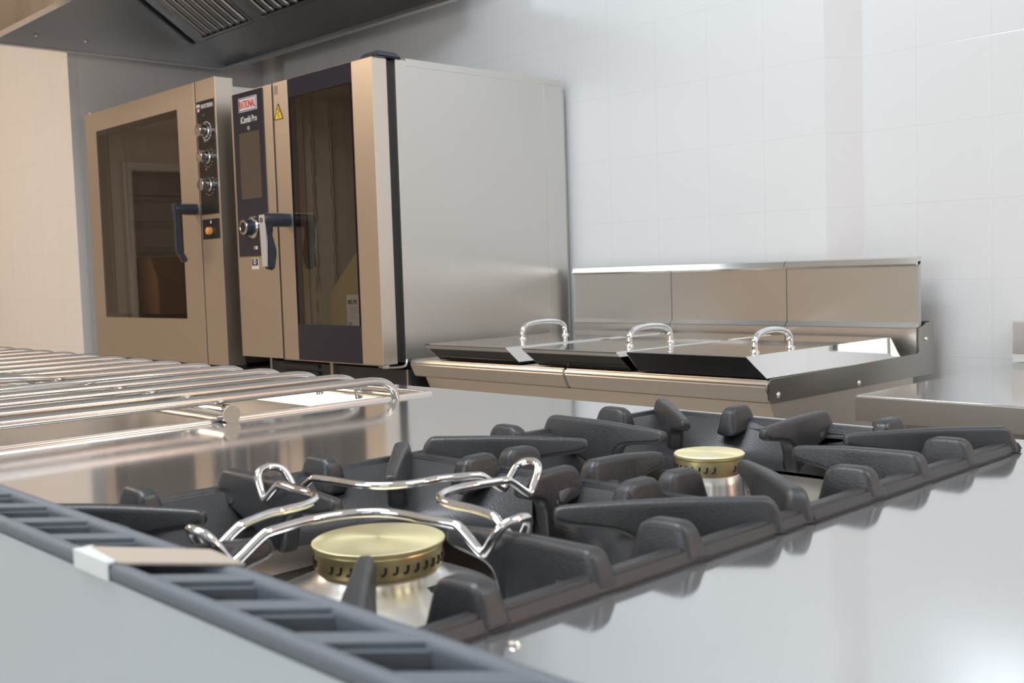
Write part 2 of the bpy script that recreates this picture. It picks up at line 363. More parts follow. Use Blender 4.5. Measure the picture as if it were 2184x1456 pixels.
m_bell = steel('burner_steel', (.80, .79, .77), .27, brush=(1, 1, 8), bump=.01, var=.03)
def burner(cx, cy, r, ztop, big, lab):
    t = thing('gas_burner', lab, 'burner', (cx, cy, -.222))
    k = r / .0397; hb = .0165 if big else .0155
    zb = ztop - hb
    # brass cap: thin overhanging disc, turned side
    MB().lathe([(0, ztop + .0006 * k), (r * .2, ztop + .0005), (r * .97, ztop - .0002), (r, ztop - .0010), (r * 1.0, ztop - .0024), (r * .955, ztop - .0032)], 96, (cx, cy, 0)).build('burner_cap', m_brass, t)
    MB().lathe([(r * .955, ztop - .0030), (r * .945, ztop - .0042), (r * .955, ztop - .0052), (r * .965, zb + .0025), (r * .955, zb), (r * .8, zb - .0012), (0, zb - .0012)], 96, (cx, cy, 0)).build('burner_ring', m_brassside, t)
    # flame ports: comma shaped slots in groups
    w = MB(); n = 36 if big else 28; zc = (ztop - .005 + zb) / 2
    for i in range(n):
        if (i % 13) in (11, 12): continue
        a = 2 * math.pi * i / n + .3; rr = r * .966
        mx = Matrix.Translation((cx, cy, zc)) @ Matrix.Rotation(a, 4, 'Z')
        w.tube([mx @ Vector((rr, -.0016, -.0022)), mx @ Vector((rr, .0004, -.0021)), mx @ Vector((rr, .0011, -.0006)), mx @ Vector((rr, .0013, .0022))], .0008, 6, smooth=1)
    w.build('flame_ports', m_slot, t)
    # flared steel bell below
    zz = -.222
    pr = [(r * .86, zb + .0005), (r * .92, zb - .0015), (r * 1.05, zb - .006), (r * 1.35, zb - .0105), (r * 1.76, zb - .0175), (r * 2.05, zb - .026), (r * 2.22, zb - .036), (r * 2.28, zz + .002), (r * 2.28, zz)] if big else \
         [(r * .84, zb + .0005), (r * .90, zb - .002), (r * .96, zb - .008), (r * 1.02, zb - .018), (r * 1.15, zb - .03), (r * 1.5, zb - .043), (r * 1.9, zz + .003), (r * 1.95, zz)]
    MB().lathe(pr, 72, (cx, cy, 0)).build('burner_bell', m_bell, t, ang=60)
    # oval opening in the bell for pilot and thermocouple
    w = MB()
    if big:
        a = math.radians(8); mx = Matrix.Translation((cx, cy, 0)) @ Matrix.Rotation(a, 4, 'Z')
        w.hull([mx @ Vector((r * q, s, z)) for q, z in ((1.12, zb - .0055), (1.60, zb - .0175)) for s in (-.006, .006)] + [mx @ Vector((r * q * .9, s, z - .002)) for q, z in ((1.12, zb - .0055), (1.60, zb - .0175)) for s in (-.006, .006)], bev=.0015)
        w.build('pilot_slot', m_slot, t)
    return t
B1 = (-.5215, .3815); B2 = (-.5215, .7135)
burner(B1[0], B1[1], .0397, -.157, True, 'large round brass gas burner under the chrome wire trivet')
burner(B2[0], B2[1], .0283, -.1515, False, 'smaller round brass gas burner farther back, without a trivet')

# ------------------------------------------------------------------ cast iron grate
gr = thing('cast_iron_grate', 'black enamelled cast iron double pan grate over the two brass burners', 'grate', (-.5215, .55, ZS))
ZTOP = -.1345
w = MB(); fw = .018
def rail(x0, x1, y0, y1):
    w.hull([(x0, y0, ZS), (x1, y0, ZS), (x0, y1, ZS), (x1, y1, ZS)] + [(x0 + .004, y0 + .004, ZS + .0085), (x1 - .004, y0 + .004, ZS + .0085), (x0 + .004, y1 - .004, ZS + .0085), (x1 - .004, y1 - .004, ZS + .0085)], bev=.002)
rail(GX0, GX0 + fw, GY0, GY1); rail(GX1 - fw, GX1, GY0, GY1); rail(GX0, GX1, GY0, GY0 + fw); rail(GX0, GX1, GY1 - fw, GY1); ym = .5475
rail(GX0 + .01, GX1 - .01, ym - .010, ym + .010)
# dished web of each burner bay: square rim sloping to a round opening
for (cx, cy, ya, yb) in ((B1[0], B1[1], GY0 + .013, ym - .006), (B2[0], B2[1], ym + .006, GY1 - .013)):
    xa, xb = GX0 + .013, GX1 - .013; N = 96; RO = .140
    outer = []; 
    for i in range(N):
        a = 2 * math.pi * i / N; dx, dy = math.cos(a), math.sin(a)
        tx = ((xb if dx > 0 else xa) - cx) / dx if abs(dx) > 1e-6 else 9; ty = ((yb if dy > 0 else ya) - cy) / dy if abs(dy) > 1e-6 else 9
        tt = min(tx, ty); outer.append((cx + dx * tt, cy + dy * tt))
    def ring(f, z, r=RO):
        return [(ox * (1 - f) + (cx + math.cos(2 * math.pi * i / N) * r) * f, oy * (1 - f) + (cy + math.sin(2 * math.pi * i / N) * r) * f, z) for i, (ox, oy) in enumerate(outer)]
    w.grid([ring(0, ZS + .006), ring(.12, ZS + .005), ring(.5, ZS - .006), ring(.85, ZS - .018), ring(.97, ZS - .024), ring(1, ZS - .030), ring(1, ZS - .036), ring(1, ZS - .036, RO + .004), ring(.6, ZS - .016), ring(0, ZS - .001)])
w.build('grate_frame', m_cast, gr)
def fin(kind, base, direction, L, name):
    """upright fin standing on the frame; 'finger' reaches over the opening with an undercut tip, 'lug' is short"""
    a = math.atan2(direction[1], direction[0]); mx = Matrix.Translation((base[0], base[1], 0)) @ Matrix.Rotation(a, 4, 'Z')
    zt = ZTOP; zb = ZS + .002
    if kind == 'finger':
        pr = [(-.001, ZS + .002), (.000, zb + .006), (.003, zt - .004), (.008, zt), (.016, zt), (L * .5, zt - .0005), (L - .005, zt - .004), (L, zt - .006), (L + .0005, zt - .015), (L * .72, zt - .019), (L * .64, zt - .024), (L * .60, ZS - .022), (L * .58, ZS - .030), (.03, ZS - .008), (.0, ZS)]
        th = .0135
    else:
        L = .039
        pr = [(-.002, ZS + .002), (.001, zb + .006), (.004, zt - .004), (.009, zt), (.018, zt), (L - .010, zt - .0003), (L - .003, zt - .004), (L - .001, zt - .012), (L + .003, ZS - .008), (.01, ZS - .003)]
        th = .014
    w = MB(); w.finprism(pr, th, .0042, mx=mx, taper=.38 if kind == 'finger' else 0, xl=L)
    # foot fillet where the fin meets the rail
    w.hull([mx @ Vector(p) for p in [(-.0, -.010, ZS + .001), (0, .010, ZS + .001), (.03, -.011, ZS - .004), (.03, .011, ZS - .004), (.004, -.0062, ZS + .013), (.004, .0062, ZS + .013), (.026, -.0062, ZS + .008), (.026, .0062, ZS + .008)]], bev=.0015, seg=2)
    w.build(name, m_cast, gr, ang=75)
c = GX0; 
axis = {  # tip distance from burner centre
 (0, 'L'): .042, (0, 'R'): .070, (0, 'N'): .080, (0, 'F'): .105, (1, 'L'): .047, (1, 'R'): .080, (1, 'N'): .078, (1, 'F'): .058}
for zi, (bx, by, y0, y1) in enumerate(((B1[0], .381, GY0, ym), (B2[0], .714, ym, GY1))):
    fin('finger', (GX0 + .002, by), (1, 0), bx - axis[(zi, 'L')] - GX0, 'finger')
    fin('finger', (GX1 - .002, by), (-1, 0), GX1 - bx - axis[(zi, 'R')], 'finger')
    yn = y0 + (.002 if zi == 0 else .004); yf = y1 - (.004 if zi == 0 else .002)
    fin('finger', (bx + .012, yn), (0, 1), by - axis[(zi, 'N')] - yn, 'finger')
    fin('finger', (bx + .012, yf), (0, -1), yf - by - axis[(zi, 'F')], 'finger')
    for sx in (-1, 1):
        for sy in (-1, 1):
            px = (GX0 + .012) if sx < 0 else (GX1 - .004); py = (y0 + .010) if sy < 0 else (y1 - .010)
            if (zi, sy) == (0, 1): py = y1 - .012
            if (zi, sy) == (1, -1): py = y1 and y0 + .008
            dv = Vector((bx - px, by - py)); L = dv.length - (.106 if not (zi == 1 and sx < 0) else .098)
            fin('finger', (px, py), (dv.x, dv.y), L, 'finger')
    for ly in ((.309, .452) if zi == 0 else (.645, .787)):
        fin('lug', (GX1 - .001, ly), (-1, 0), .033, 'lug'); fin('lug', (GX0 + .001, ly), (1, 0), .033, 'lug')
    for lx in (-.593, -.440):
        if zi == 0: fin('lug', (lx, GY0 + .002), (0, 1), .033, 'lug')
        else: fin('lug', (lx, GY1 - .002), (0, -1), .033, 'lug')
for lx in (-.593, -.440):
    fin('lug', (lx, ym - .002), (0, -1), .033, 'lug'); fin('lug', (lx, ym + .002), (0, 1), .033, 'lug')

# ------------------------------------------------------------------ chrome wire trivet
tv = thing('wire_trivet', 'chrome bent wire cross trivet hooked on the grate fingers above the large burner', 'trivet', (B1[0], B1[1], -.134))
pts = []; zt = -.1335
for k, (dx, dy) in enumerate(((0, -1), (1, 0), (0, 1), (-1, 0))):
    D = Vector((dx, dy, 0)); Pp = Vector((-dy, dx, 0)); ctr = Vector((B1[0] + (-.001 if dx == 0 else 0), B1[1], 0))
    if dx == 0: ctr.x = B1[0] + .008
    def P(a, b, z): return ctr + D * a + Pp * b + Vector((0, 0, z))
    prev = [P(.086, -.0135, zt), P(.090, -.0130, zt - .001), P(.106, -.0125, zt - .0125), P(.109, -.0122, zt - .0125), P(.117, -.0115, zt - .001), P(.1205, -.0085, zt + .004), P(.1225, -.003, zt + .0055), P(.1225, .003, zt + .0055), P(.1205, .0085, zt + .004), P(.117, .0115, zt - .001), P(.109, .0122, zt - .0125), P(.106, .0125, zt - .0125), P(.090, .0130, zt - .001), P(.086, .0135, zt)]
    pts += prev
    o_ = Vector((B1[0], B1[1], zt)); A_ = o_ + D * .064 + Pp * .0168; C_ = o_ + D * .0125 + Pp * .0125; B_ = o_ + Pp * .064 + D * .0168
    for q in range(9):
        u = q / 8; pts.append(A_ * (1 - u) ** 2 + C_ * 2 * u * (1 - u) + B_ * u * u)
MB().tube(pts, .0026, 14, closed=True, smooth=2).build('bent_wire', m_chrome, tv, ang=80)

# ------------------------------------------------------------------ flue riser and its cast iron grille
zg = -.108
fl = thing('flue_riser', 'pale stainless steel flue riser along the near edge of the range', 'flue', (-.5, .18, ZS))
w = MB(); w.box(-1.0, .25, .1705, .1745, FL + .12, zg - .007).box(-1.0, .25, .1975, .2015, ZS - .04, -.122).box(-1.0, -.996, .1755, .1975, ZS - .2, -.122)
w.build('riser_panel', simple('film_covered_steel', (.56, .63, .69), .42, .45), fl)
gg = thing('flue_grille', 'grey cast iron flue grille with slanted slats running along the near edge', 'grille', (-.5, .187, -.122))
w = MB(); w.box(-.99, .25, .1695, .1755, zg - .007, zg, bev=.0025, seg=3).box(-.99, .25, .1965, .2035, zg - .012, zg, bev=.003, seg=3).box(-.99, -.98, .17, .203, zg - .007, zg, bev=.002).build('rail', m_grille, gg)
for k in range(23):
    xf = -.934 + .0492 * k; w = MB()
    w.hull([Vector(p) for p in [(xf - .047, .1715, zg - .001), (xf - .026, .1715, zg - .001), (xf - .014, .2015, zg - .001), (xf + .006, .2015, zg - .001),
                                (xf - .047, .1715, zg - .012), (xf - .026, .1715, zg - .012), (xf - .014, .2015, zg - .012), (xf + .006, .2015, zg - .012)]], bev=.0022, seg=2)
    if k < 20: w.build('slat', m_grille, gg, ang=50)
    else: w.bm.free()
MB().box(-.985, .25, .1748, .1968, zg - .034, zg - .030).build('slat_gap_shade', m_black, fl)  # black sheet added to stand in for shade between the slats
tp = thing('tape_strip', 'strip of brown and white adhesive tape wrapped over one slat of the flue grille', 'tape', (-.41, .187, zg))
w = MB(); w.hull([(-.437, .1745, zg), (-.402, .1715, zg), (-.362, .203, zg), (-.392, .205, zg), (-.437, .1745, zg + .0012), (-.402, .1715, zg + .0012), (-.362, .203, zg + .0012), (-.392, .205, zg + .0012)], bev=.0003).build('brown_tape', m_tape, tp)
w = MB(); w.box(-.439, -.406, .1688, .1765, zg - .0005, zg + .0010, bev=.0004).box(-.439, -.406, .1686, .1694, zg - .0065, zg + .001, bev=.0003).build('white_tape', m_tapew, tp)
tag(MB().lathe([(0, .0022), (.002, .002), (.0032, .0008), (.0034, 0), (0, 0)], 20, (-.321, .302, ZS)).build('screw', m_panel), 'small round screw head on the steel top in front of the grate', 'screw')

m_sawn = simple('sawn_steel_end', (.42, .37, .30), .55, .5, bump=.3, bscale=400)
# ================================================================== ROD RACK
rk = thing('rod_rack', 'stainless steel rack of bent round rods lying over the open well', 'rack', (-1.7, .45, ZS))
xs = [-1.073, -1.150, -1.240, -1.330, -1.430, -1.525, -1.620, -1.720, -1.820, -1.925, -2.035, -2.145, -2.245, -2.350]
rr = .0053; zr = -.130
for i, x in enumerate(xs):
    o0 = 0; o1 = 0
    mid = [(x, .1, zr)]
    if i == 5: mid = [(x - .045, .1, zr + .004), (x - .03, .40, zr + .004), (x + .005, .50, zr + .006), (x, .60, zr)]
    if i == 4: mid = [(x - .02, .1, zr - .004), (x - .04, .40, zr - .004), (x - .03, .50, zr - .004), (x, .62, zr)]
    p = mid + [(x, .775, zr), (x, .783, zr), (x, .800, zr - .002), (x, .812, zr - .008), (x, .818, ZS + .008), (x, .820, ZS - .0 if i == 0 else ZS - .004)]
    MB().tube(p, rr, 14, smooth=2).build('rod', m_rod, rk, ang=60)
for y in (.585, .20):
    MB().tube([(-1.058, y, zr - .0165), (-2.40, y, zr - .0165)], .0105, 24).build('cross_bar', m_rod, rk, ang=60)
    MB().lathe([(0, .001), (.0100, .001), (.0106, 0)], 24, (-1.058, y, zr - .0165), 'X').build('bar_end', m_sawn, rk)
MB().tube([(xs[0], .818, ZS + .004), (xs[-1], .818, ZS - .004)], .004, 10).build('end_bar', m_rod, rk)

# ================================================================== OVENS
YO = 1.88
# ---- right oven with the indigo control panel
ra = thing('combi_oven', 'right combi oven with indigo control panel and tall glass door', 'oven', (-2.9, 2.25, -.262))
x0, x1, zb, zt = -3.305, -2.510, -.262, .617
w = MB(); w.box(x0 + .01, x1, 1.962, 2.62, zb + .002, zt, bev=.002); w.build('body', m_side, ra)
MB().box(x0 + .02, x1 + .0015, 2.0, 2.655, zt - .016, zt + .006, bev=.002).build('top_trim', m_side, ra)
MB().box(x1 - .05, x1 + .001, 2.57, 2.66, zb, zt - .016).build('rear_trim', m_side, ra)
MB().box(x0 + .05, x1 - .02, 2.655, 2.69, zb, zt - .03).build('rear_cover', m_panel, ra)
MB().box(x0 + .02, x1 - .006, 1.930, 1.964, zb + .004, zt - .004).build('door_gasket', m_black, ra)
# control column
cc = MB().box(x0, -3.050, YO, 1.932, zb, .6155, bev=.0015).build('control_column', m_front, ra)
cp = MB().box(-3.288, -3.100, YO - .004, YO, .073, .6125, bev=.001).build('control_panel', m_indigo, ra)
MB().box(-3.252, -3.124, YO - .005, YO - .003, .262, .480, bev=.0005).build('display', m_screen, cp)
bd = MB().box(-3.246, -3.132, YO - .0055, YO - .003, .548, .594, bev=.0005).build('brand_plate', m_lettw, cp)
MB().box(-3.243, -3.135, YO - .0062, YO - .005, .550, .5525).box(-3.243, -3.135, YO - .0062, YO - .005, .5895, .592).box(-3.243, -3.2405, YO - .0062, YO - .005, .550, .592).box(-3.1375, -3.135, YO - .0062, YO - .005, .550, .592).build('plate_border', m_letblue, bd)
lettering('brand_lettering', 'RATIONAL', -3.189, .571, .098, .026, m_lettr, cp, YO - .0058, bold=.012)
lettering('model_lettering', 'iCombi', -3.205, .522, .062, .022, m_lettw, cp, YO - .0042, bold=.012)
lettering('model_lettering', 'Pro', -3.150, .522, .030, .021, m_lettw, cp, YO - .0042)
MB().lathe([(.0042, 0), (.0042, .001), (.0060, .001), (.0060, 0)], 24, (-3.190, YO - .004, .483 + .010), 'Y').build('standby_mark', m_lettw, cp)
MB().box(-3.190, -3.178, YO - .005, YO - .0038, .095, .106).build('marking', simple('grey_mark', (.25, .25, .27), .5), cp)
MB().box(-3.178, -3.168, YO - .005, YO - .0038, .095, .106).build('marking', m_lettw, cp)
st = MB().box(-3.214, -3.172, YO - .0012, YO, .030, .066).build('sticker', m_label, ra)
MB().box(-3.211, -3.175, YO - .002, YO - .001, .042, .064).build('sticker_print', m_ink, st)
MB().lathe([(.0045, 0), (.0045, .0012), (.0085, .0012), (.0085, 0)], 20, (-3.193, YO - .001, .054), 'Y').build('sticker_mark', m_label, st)
dl = MB().lathe([(0, 0), (.0365, 0), (.0365, .004), (.0335, .008), (.0285, .0095), (.027, .0095)], 48, (-3.190, YO - .004, .168), 'Y').build('dial', m_bright, ra)
MB().lathe([(.027, .008), (.0262, .034), (.0250, .037), (.024, .037)], 48, (-3.190, YO - .004, .168), 'Y').build('dial_grip', m_blackpl, dl)
MB().lathe([(.0252, .0365), (.0240, .0392), (.0175, .0395), (.0165, .038)], 48, (-3.190, YO - .004, .168), 'Y').build('dial_ring', m_bright, dl)
MB().lathe([(0, .0370), (.0175, .0375), (.0175, .034)], 48, (-3.190, YO - .004, .168), 'Y').build('dial_button', m_blackpanel, dl)
# door
dr = MB().box(-3.038, -2.955, YO, 1.932, zb, .6155, bev=.0015).box(-2.612, -2.512, YO, 1.932, zb, .6155, bev=.0015).box(-2.955, -2.612, 1.90, 1.932, zb, -.155).box(-2.955, -2.612, 1.90, 1.932, .572, .6155).build('door', m_front, ra)
MB().box(-2.955, -2.612, YO + .0005, 1.90, zb + .001, -.150).box(-2.955, -2.612, YO + .0005, 1.90, .560, .6145).box(-2.955, -2.940, YO + .0008, 1.90, -.15, .56).box(-2.622, -2.612, YO + .0008, 1.90, -.15, .56).build('glass_border', m_indigo, dr)
MB().box(-2.9545, -2.6125, YO + .0008, YO + .004, -.1499, .5599).build('door_glass', m_glass, dr)
MB().box(-3.0445, -2.5115, YO + .001, 1.9, zb - .003, zb - .0003).build('door_sill', m_bright, dr)
MB().box(-3.0435, -2.513, YO + .001, 1.928, .6158, .6175).build('door_top_edge', m_bright, dr)
sk = MB().hull([(-3.034, YO - .001, .500), (-2.985, YO - .001, .500), (-3.0095, YO - .001, .548), (-3.034, YO, .500), (-2.985, YO, .500), (-3.0095, YO, .548)]).build('warning_sticker', m_yellow, dr)
w = MB()
for a, b_ in (((-3.034, .500), (-2.985, .500)), ((-2.985, .500), (-3.0095, .548)), ((-3.0095, .548), (-3.034, .500)), ((-3.012, .535), (-3.004, .524)), ((-3.004, .524), (-3.014, .517)), ((-3.014, .517), (-3.005, .505))):
    w.tube([(a[0], YO - .0012, a[1]), (b_[0], YO - .0012, b_[1])], .0012, 6)
w.build('warning_symbol', m_ink, sk)
MB().box(-3.030, -3.010, YO - .0008, YO, .578, .606).build('rating_mark', simple('faint_mark', (.30, .25, .2), .5), dr)
# handle of the right oven: round boss, grip with a steel face
hd = MB().lathe([(0, 0), (.0225, 0), (.0225, .050), (.0215, .088), (.018, .094), (0, .095)], 32, (-2.983, YO + .001, .181), 'Y')
hd.hull([(-3.001, YO - .095, .200), (-2.965, YO - .095, .200), (-3.001, YO - .062, .198), (-2.965, YO - .062, .196), (-2.998, YO - .086, .13), (-2.968, YO - .086, .13), (-2.998, YO - .066, .13), (-2.968, YO - .062, .12)], bev=.006, seg=3)
hd.hull([(-2.998, YO - .088, .14), (-2.968, YO - .088, .14), (-3.0, YO - .052, .08), (-2.966, YO - .052, .08), (-2.997, YO - .090, .03), (-2.969, YO - .090, .03), (-2.997, YO - .062, .022), (-2.969, YO - .062, .022), (-2.998, YO - .066, .14), (-2.968, YO - .066, .14)], bev=.006, seg=3)
hd = hd.build('door_handle', m_blackpl, ra, ang=50)
hf = MB().hull([(-2.998, YO - .0965, .196), (-2.968, YO - .0965, .196), (-2.998, YO - .093, .196), (-2.968, YO - .093, .196), (-2.9975, YO - .0905, .11), (-2.9685, YO - .0905, .11), (-2.997, YO - .085, .11), (-2.969, YO - .085, .11), (-2.9965, YO - .0925, .035), (-2.9695, YO - .0925, .035), (-2.9965, YO - .088, .035), (-2.9695, YO - .088, .035)], bev=.001).build('handle_face', simple('satin_trim', (.72, .71, .69), .45, .55), hd)
MB().lathe([(.004, 0), (.004, .001), (.0075, .001), (.0075, 0)], 20, (-2.983, YO - .0966, .180), 'Y').build('handle_mark', m_blackpl, hd)
# hinges
MB().hull([(-2.585, 1.885, .6178), (-2.50, 1.885, .6178), (-2.585, 1.985, .6178), (-2.50, 1.985, .6178), (-2.575, 1.90, .636), (-2.51, 1.90, .636), (-2.575, 1.975, .636), (-2.51, 1.97, .636)], bev=.004).build('hinge_cap', m_blackpl, ra)
w = MB(); w.tube([(-2.532, 1.905, zb - .012), (-2.532, 1.905, zb)], .011, 20).tube([(-2.545, 1.905, zb - .010), (-2.505, 1.945, zb - .010), (-2.500, 1.955, zb - .004), (-2.500, 1.958, zb + .012)], .0035, 10, smooth=2).box(-2.55, -2.5, 1.89, 1.95, zb - .009, zb - .006, bev=.001).build('hinge_bracket', m_bright, ra)
# cavity seen through the glass
w = MB(); w.box(-2.957, -2.610, 2.5, 2.51, -.20, .60).build('cavity_back', m_cavity, ra)
cavx0, cavx1 = -3.00, -2.57
for x, sg in ((cavx0 + .004, 1), (cavx1 - .010, -1)):
    for y in (1.990, 2.062, 2.30):
        w = MB().box(x, x + .004, y - .004, y + .004, -.19, .58)
        for k in range(9): w.box(x, x + .009 * (1 if sg > 0 else .6), y - .004, y + .004, -.12 + .075 * k, -.075 + .075 * k)
        w.build('tray_hook_strip', m_bright, ra)
# hollow the oven bodies: front opening cut through the body so the cavity is real
for o in list(ra.children):
    if o.name.startswith('body') or o.name.startswith('door_gasket'): bpy.data.objects.remove(o)
def shell(parent, X0, X1, Y0, Y1, Z0, Z1, ox0, ox1, oz0, oz1, m):
    w = MB(); w.box(X0, X1, Y1 - .02, Y1, Z0, Z1).box(X1 - .02, X1, Y0, Y1 - .02, Z0, Z1, bev=.0015).box(X0, X0 + .02, Y0, Y1 - .02, Z0, Z1).box(X0 + .02, X1 - .02, Y0, Y1 - .02, Z1 - .02, Z1).box(X0 + .02, X1 - .02, Y0, Y1 - .02, Z0, Z0 + .02)
    w.build('body', m, parent)
    w = MB(); t = .012
    w.box(ox0 - t, ox0, Y0, Y1 - .04, oz0, oz1).box(ox1, ox1 + t, Y0, Y1 - .04, oz0, oz1).box(ox0 - t, ox1 + t, Y0, Y1 - .04, oz0 - t, oz0).box(ox0 - t, ox1 + t, Y0, Y1 - .04, oz1, oz1 + t).box(ox0 - t, ox1 + t, Y1 - .06, Y1 - .04, oz0 - t, oz1 + t)
    w.build('cavity', m_cavity, parent)
shell(ra, x0 + .01, x1, 1.962, 2.655, zb + .002, zt, -3.0, -2.575, -.19, .58, m_side)
w = MB(); w.box(x0 + .02, -3.0, 1.930, 1.964, zb + .004, zt - .004).box(-2.575, x1 - .008, 1.930, 1.964, zb + .004, zt - .004).box(-3.0, -2.575, 1.930, 1.964, zb + .004, -.19).box(-3.0, -2.575, 1.930, 1.964, .58, zt - .004).build('door_gasket', m_black, ra)
bpy.data.objects.remove([o for o in ra.children if o.name.startswith('cavity_back')][0])
# cardboard carton with a paper label standing inside
bx = thing('cardboard_box', 'yellowish cardboard box with a white paper label behind the right oven glass', 'box', (-2.88, 2.05, -.178))
MB().hull([(-2.985, 2.02, -.178), (-2.80, 2.02, -.178), (-2.985, 2.12, -.178), (-2.80, 2.12, -.178), (-2.985, 2.02, -.065), (-2.80, 2.02, .090), (-2.985, 2.12, -.065), (-2.80, 2.12, .090)], bev=.002).build('carton', m_card, bx)
lb = MB().box(-2.880, -2.815, 2.0185, 2.020, -.170, -.062).build('paper_label', m_label, bx)
lettering('label_print', '00.70', -2.848, -.085, .048, .014, m_ink, lb, 2.018, bold=.02)
w = MB(); [w.box(-2.865, -2.825, 2.0178, 2.0186, -.105 - .008 * k, -.104 - .008 * k) for k in range(5)]; w.box(-2.872, -2.855, 2.0178, 2.0186, -.165, -.150).build('label_lines', simple('grey_ink', (.3, .3, .3), .6), lb)

# ---- left oven with three knobs
ix = thing('convection_oven', 'left wide steel oven with three round knobs and black handle', 'oven', (-3.95, 2.25, -.302))
X0, X1, Zb, Zt = -4.500, -3.406, -.302, .694
shell(ix, X0 + .01, X1 - .03, 1.95, 2.64, Zb + .002, .672, X0 + .06, -3.62, -.20, .64, m_panel)
dr = MB().box(X0, -4.398, YO, 1.925, Zb, Zt, bev=.002).box(-3.690, -3.556, YO, 1.925, Zb, Zt, bev=.002).box(-4.398, -3.690, YO, 1.925, Zb, -.140).box(-4.398, -3.690, YO, 1.925, .617, Zt).build('door', m_front, ix)
MB().box(-4.3979, -4.385, YO + .0025, 1.915, -.1399, .6169).box(-3.702, -3.6901, YO + .0025, 1.915, -.1399, .6169).box(-4.385, -3.702, YO + .0025, 1.915, .600, .6169).box(-4.385, -3.702, YO + .0025, 1.915, -.1399, -.125).build('glass_border', m_blackpanel, dr)
MB().box(-4.397, -3.691, YO + .0005, YO + .0022, -.139, .616).build('door_glass', m_glass, dr)
w = MB(); w.box(X0 + .02, X0 + .06, 1.925, 1.952, Zb + .01, Zt - .03).box(-3.62, X1 - .05, 1.925, 1.952, Zb + .01, Zt - .03).box(X0 + .06, -3.62, 1.925, 1.952, Zb + .01, -.2).box(X0 + .06, -3.62, 1.925, 1.952, .64, .665).build('door_gasket', m_black, ix)
MB().box(-3.556, -3.547, YO + .012, 1.925, Zb + .004, Zt - .004).build('door_gap', m_black, ix)
MB().box(-3.547, X1, YO, 1.949, Zb, Zt, bev=.0015).build('control_column', m_front, ix)
cp = MB().box(-3.540, -3.416, YO - .002, YO, .228, .622, bev=.0015).build('control_panel', m_blackpanel, ix)
MB().box(-3.538, -3.418, YO - .002, YO, .142, .212, bev=.0015).build('switch_panel', m_blackpanel, ix)
lettering('brand_lettering', 'INOXTREND', -3.463, .602, .082, .0145, m_lettw, cp, YO - .0022, bold=.015)
w = MB(); w.box(-3.536, -3.528, YO - .003, YO - .0018, .602, .612).box(-3.526, -3.514, YO - .003, YO - .0018, .602, .612).box(-3.530, -3.520, YO - .003, YO - .0018, .586, .598).build('brand_emblem', m_lettw, cp)
MB().box(-3.518, -3.512, YO - .003, YO - .0018, .589, .597).build('brand_emblem', m_lettr, cp)
for i, z in enumerate((.516, .427, .330)):
    zc = z
    kb = MB().lathe([(0, 0), (.0245, 0), (.0245, .004), (.0225, .006), (.0215, .033), (.020, .0355), (0, .036)], 40, (-3.475, YO - .002, zc), 'Y').build('knob', m_bright, ix)
    MB().box(-3.4765, -3.4735, YO - .0385, YO - .0375, zc + .006, zc + .020).build('knob_pointer', m_black, kb)
    w = MB(); n = 12
    for k in range(n):
        a = math.radians(-220 + 260 * k / (n - 1)); w.lathe([(0, .0012), (.0016, .001), (.0016, 0)], 8, (-3.475 + .036 * math.cos(a), YO - .0018, zc + .036 * math.sin(a)), 'Y')
    w.build('dial_marks', m_lettw, cp)
    MB().lathe([(0, .0012), (.0034, .001), (.0034, 0)], 12, (-3.490, YO - .0018, zc + .055), 'Y').build('indicator', (m_green, m_orange, m_orange)[i], cp)
MB().lathe([(.030, 0), (.030, .0008), (.032, .0008), (.032, 0)], 32, (-3.475, YO - .002, .516), 'Y').build('knob_scale', m_lettw, cp)
lp = MB().lathe([(0, 0), (.0135, 0), (.0135, .006), (.012, .014), (.009, .016), (0, .0165)], 24, (-3.480, YO - .002, .170), 'Y').build('lamp_button', m_amber, ix)
MB().box(-3.478, -3.472, YO - .003, YO - .0018, .196, .206).build('switch_mark', m_lettw, ix)
w = MB(); w.lathe([(0, 0), (.021, 0), (.021, .030), (.019, .075), (.017, .083), (0, .085)], 28, (-3.586, YO + .001, .252), 'Y')
w.hull([(-3.604, YO - .086, .272), (-3.568, YO - .086, .272), (-3.604, YO - .060, .272), (-3.568, YO - .060, .272), (-3.602, YO - .084, .235), (-3.570, YO - .084, .235), (-3.602, YO - .064, .225), (-3.570, YO - .064, .225)], bev=.004)
w.hull([(-3.600, YO - .082, .245), (-3.572, YO - .082, .245), (-3.600, YO - .064, .245), (-3.572, YO - .064, .245), (-3.600, YO - .082, .10), (-3.572, YO - .082, .10), (-3.600, YO - .064, .10), (-3.572, YO - .064, .10)], bev=.004)
w.hull([(-3.600, YO - .082, .105), (-3.572, YO - .082, .105), (-3.600, YO - .062, .105), (-3.572, YO - .062, .105), (-3.598, YO - .058, .062), (-3.574, YO - .058, .062), (-3.598, YO - .040, .070), (-3.574, YO - .040, .070)], bev=.004)
w.build('door_handle', m_blackpl, ix)
w = MB(); w.tube([(X0 + .012, 1.90, Zt), (X0 + .012, 1.90, Zt + .012)], .008, 16).box(X0 + .004, X0 + .03, 1.885, 1.92, Zt - .001, Zt + .005, bev=.001).build('hinge_pin', m_bright, ix)
for x in (X0 + .10, -3.66):
    w = MB()
    for y in (2.0, 2.45): w.box(x - .006, x + .006, y - .006, y + .006, -.19, .62)
    for k in range(6): w.box(x - .01, x + .01, 2.0, 2.45, -.08 + .11 * k, -.076 + .11 * k)
    w.build('tray_rail', m_bright, ix)
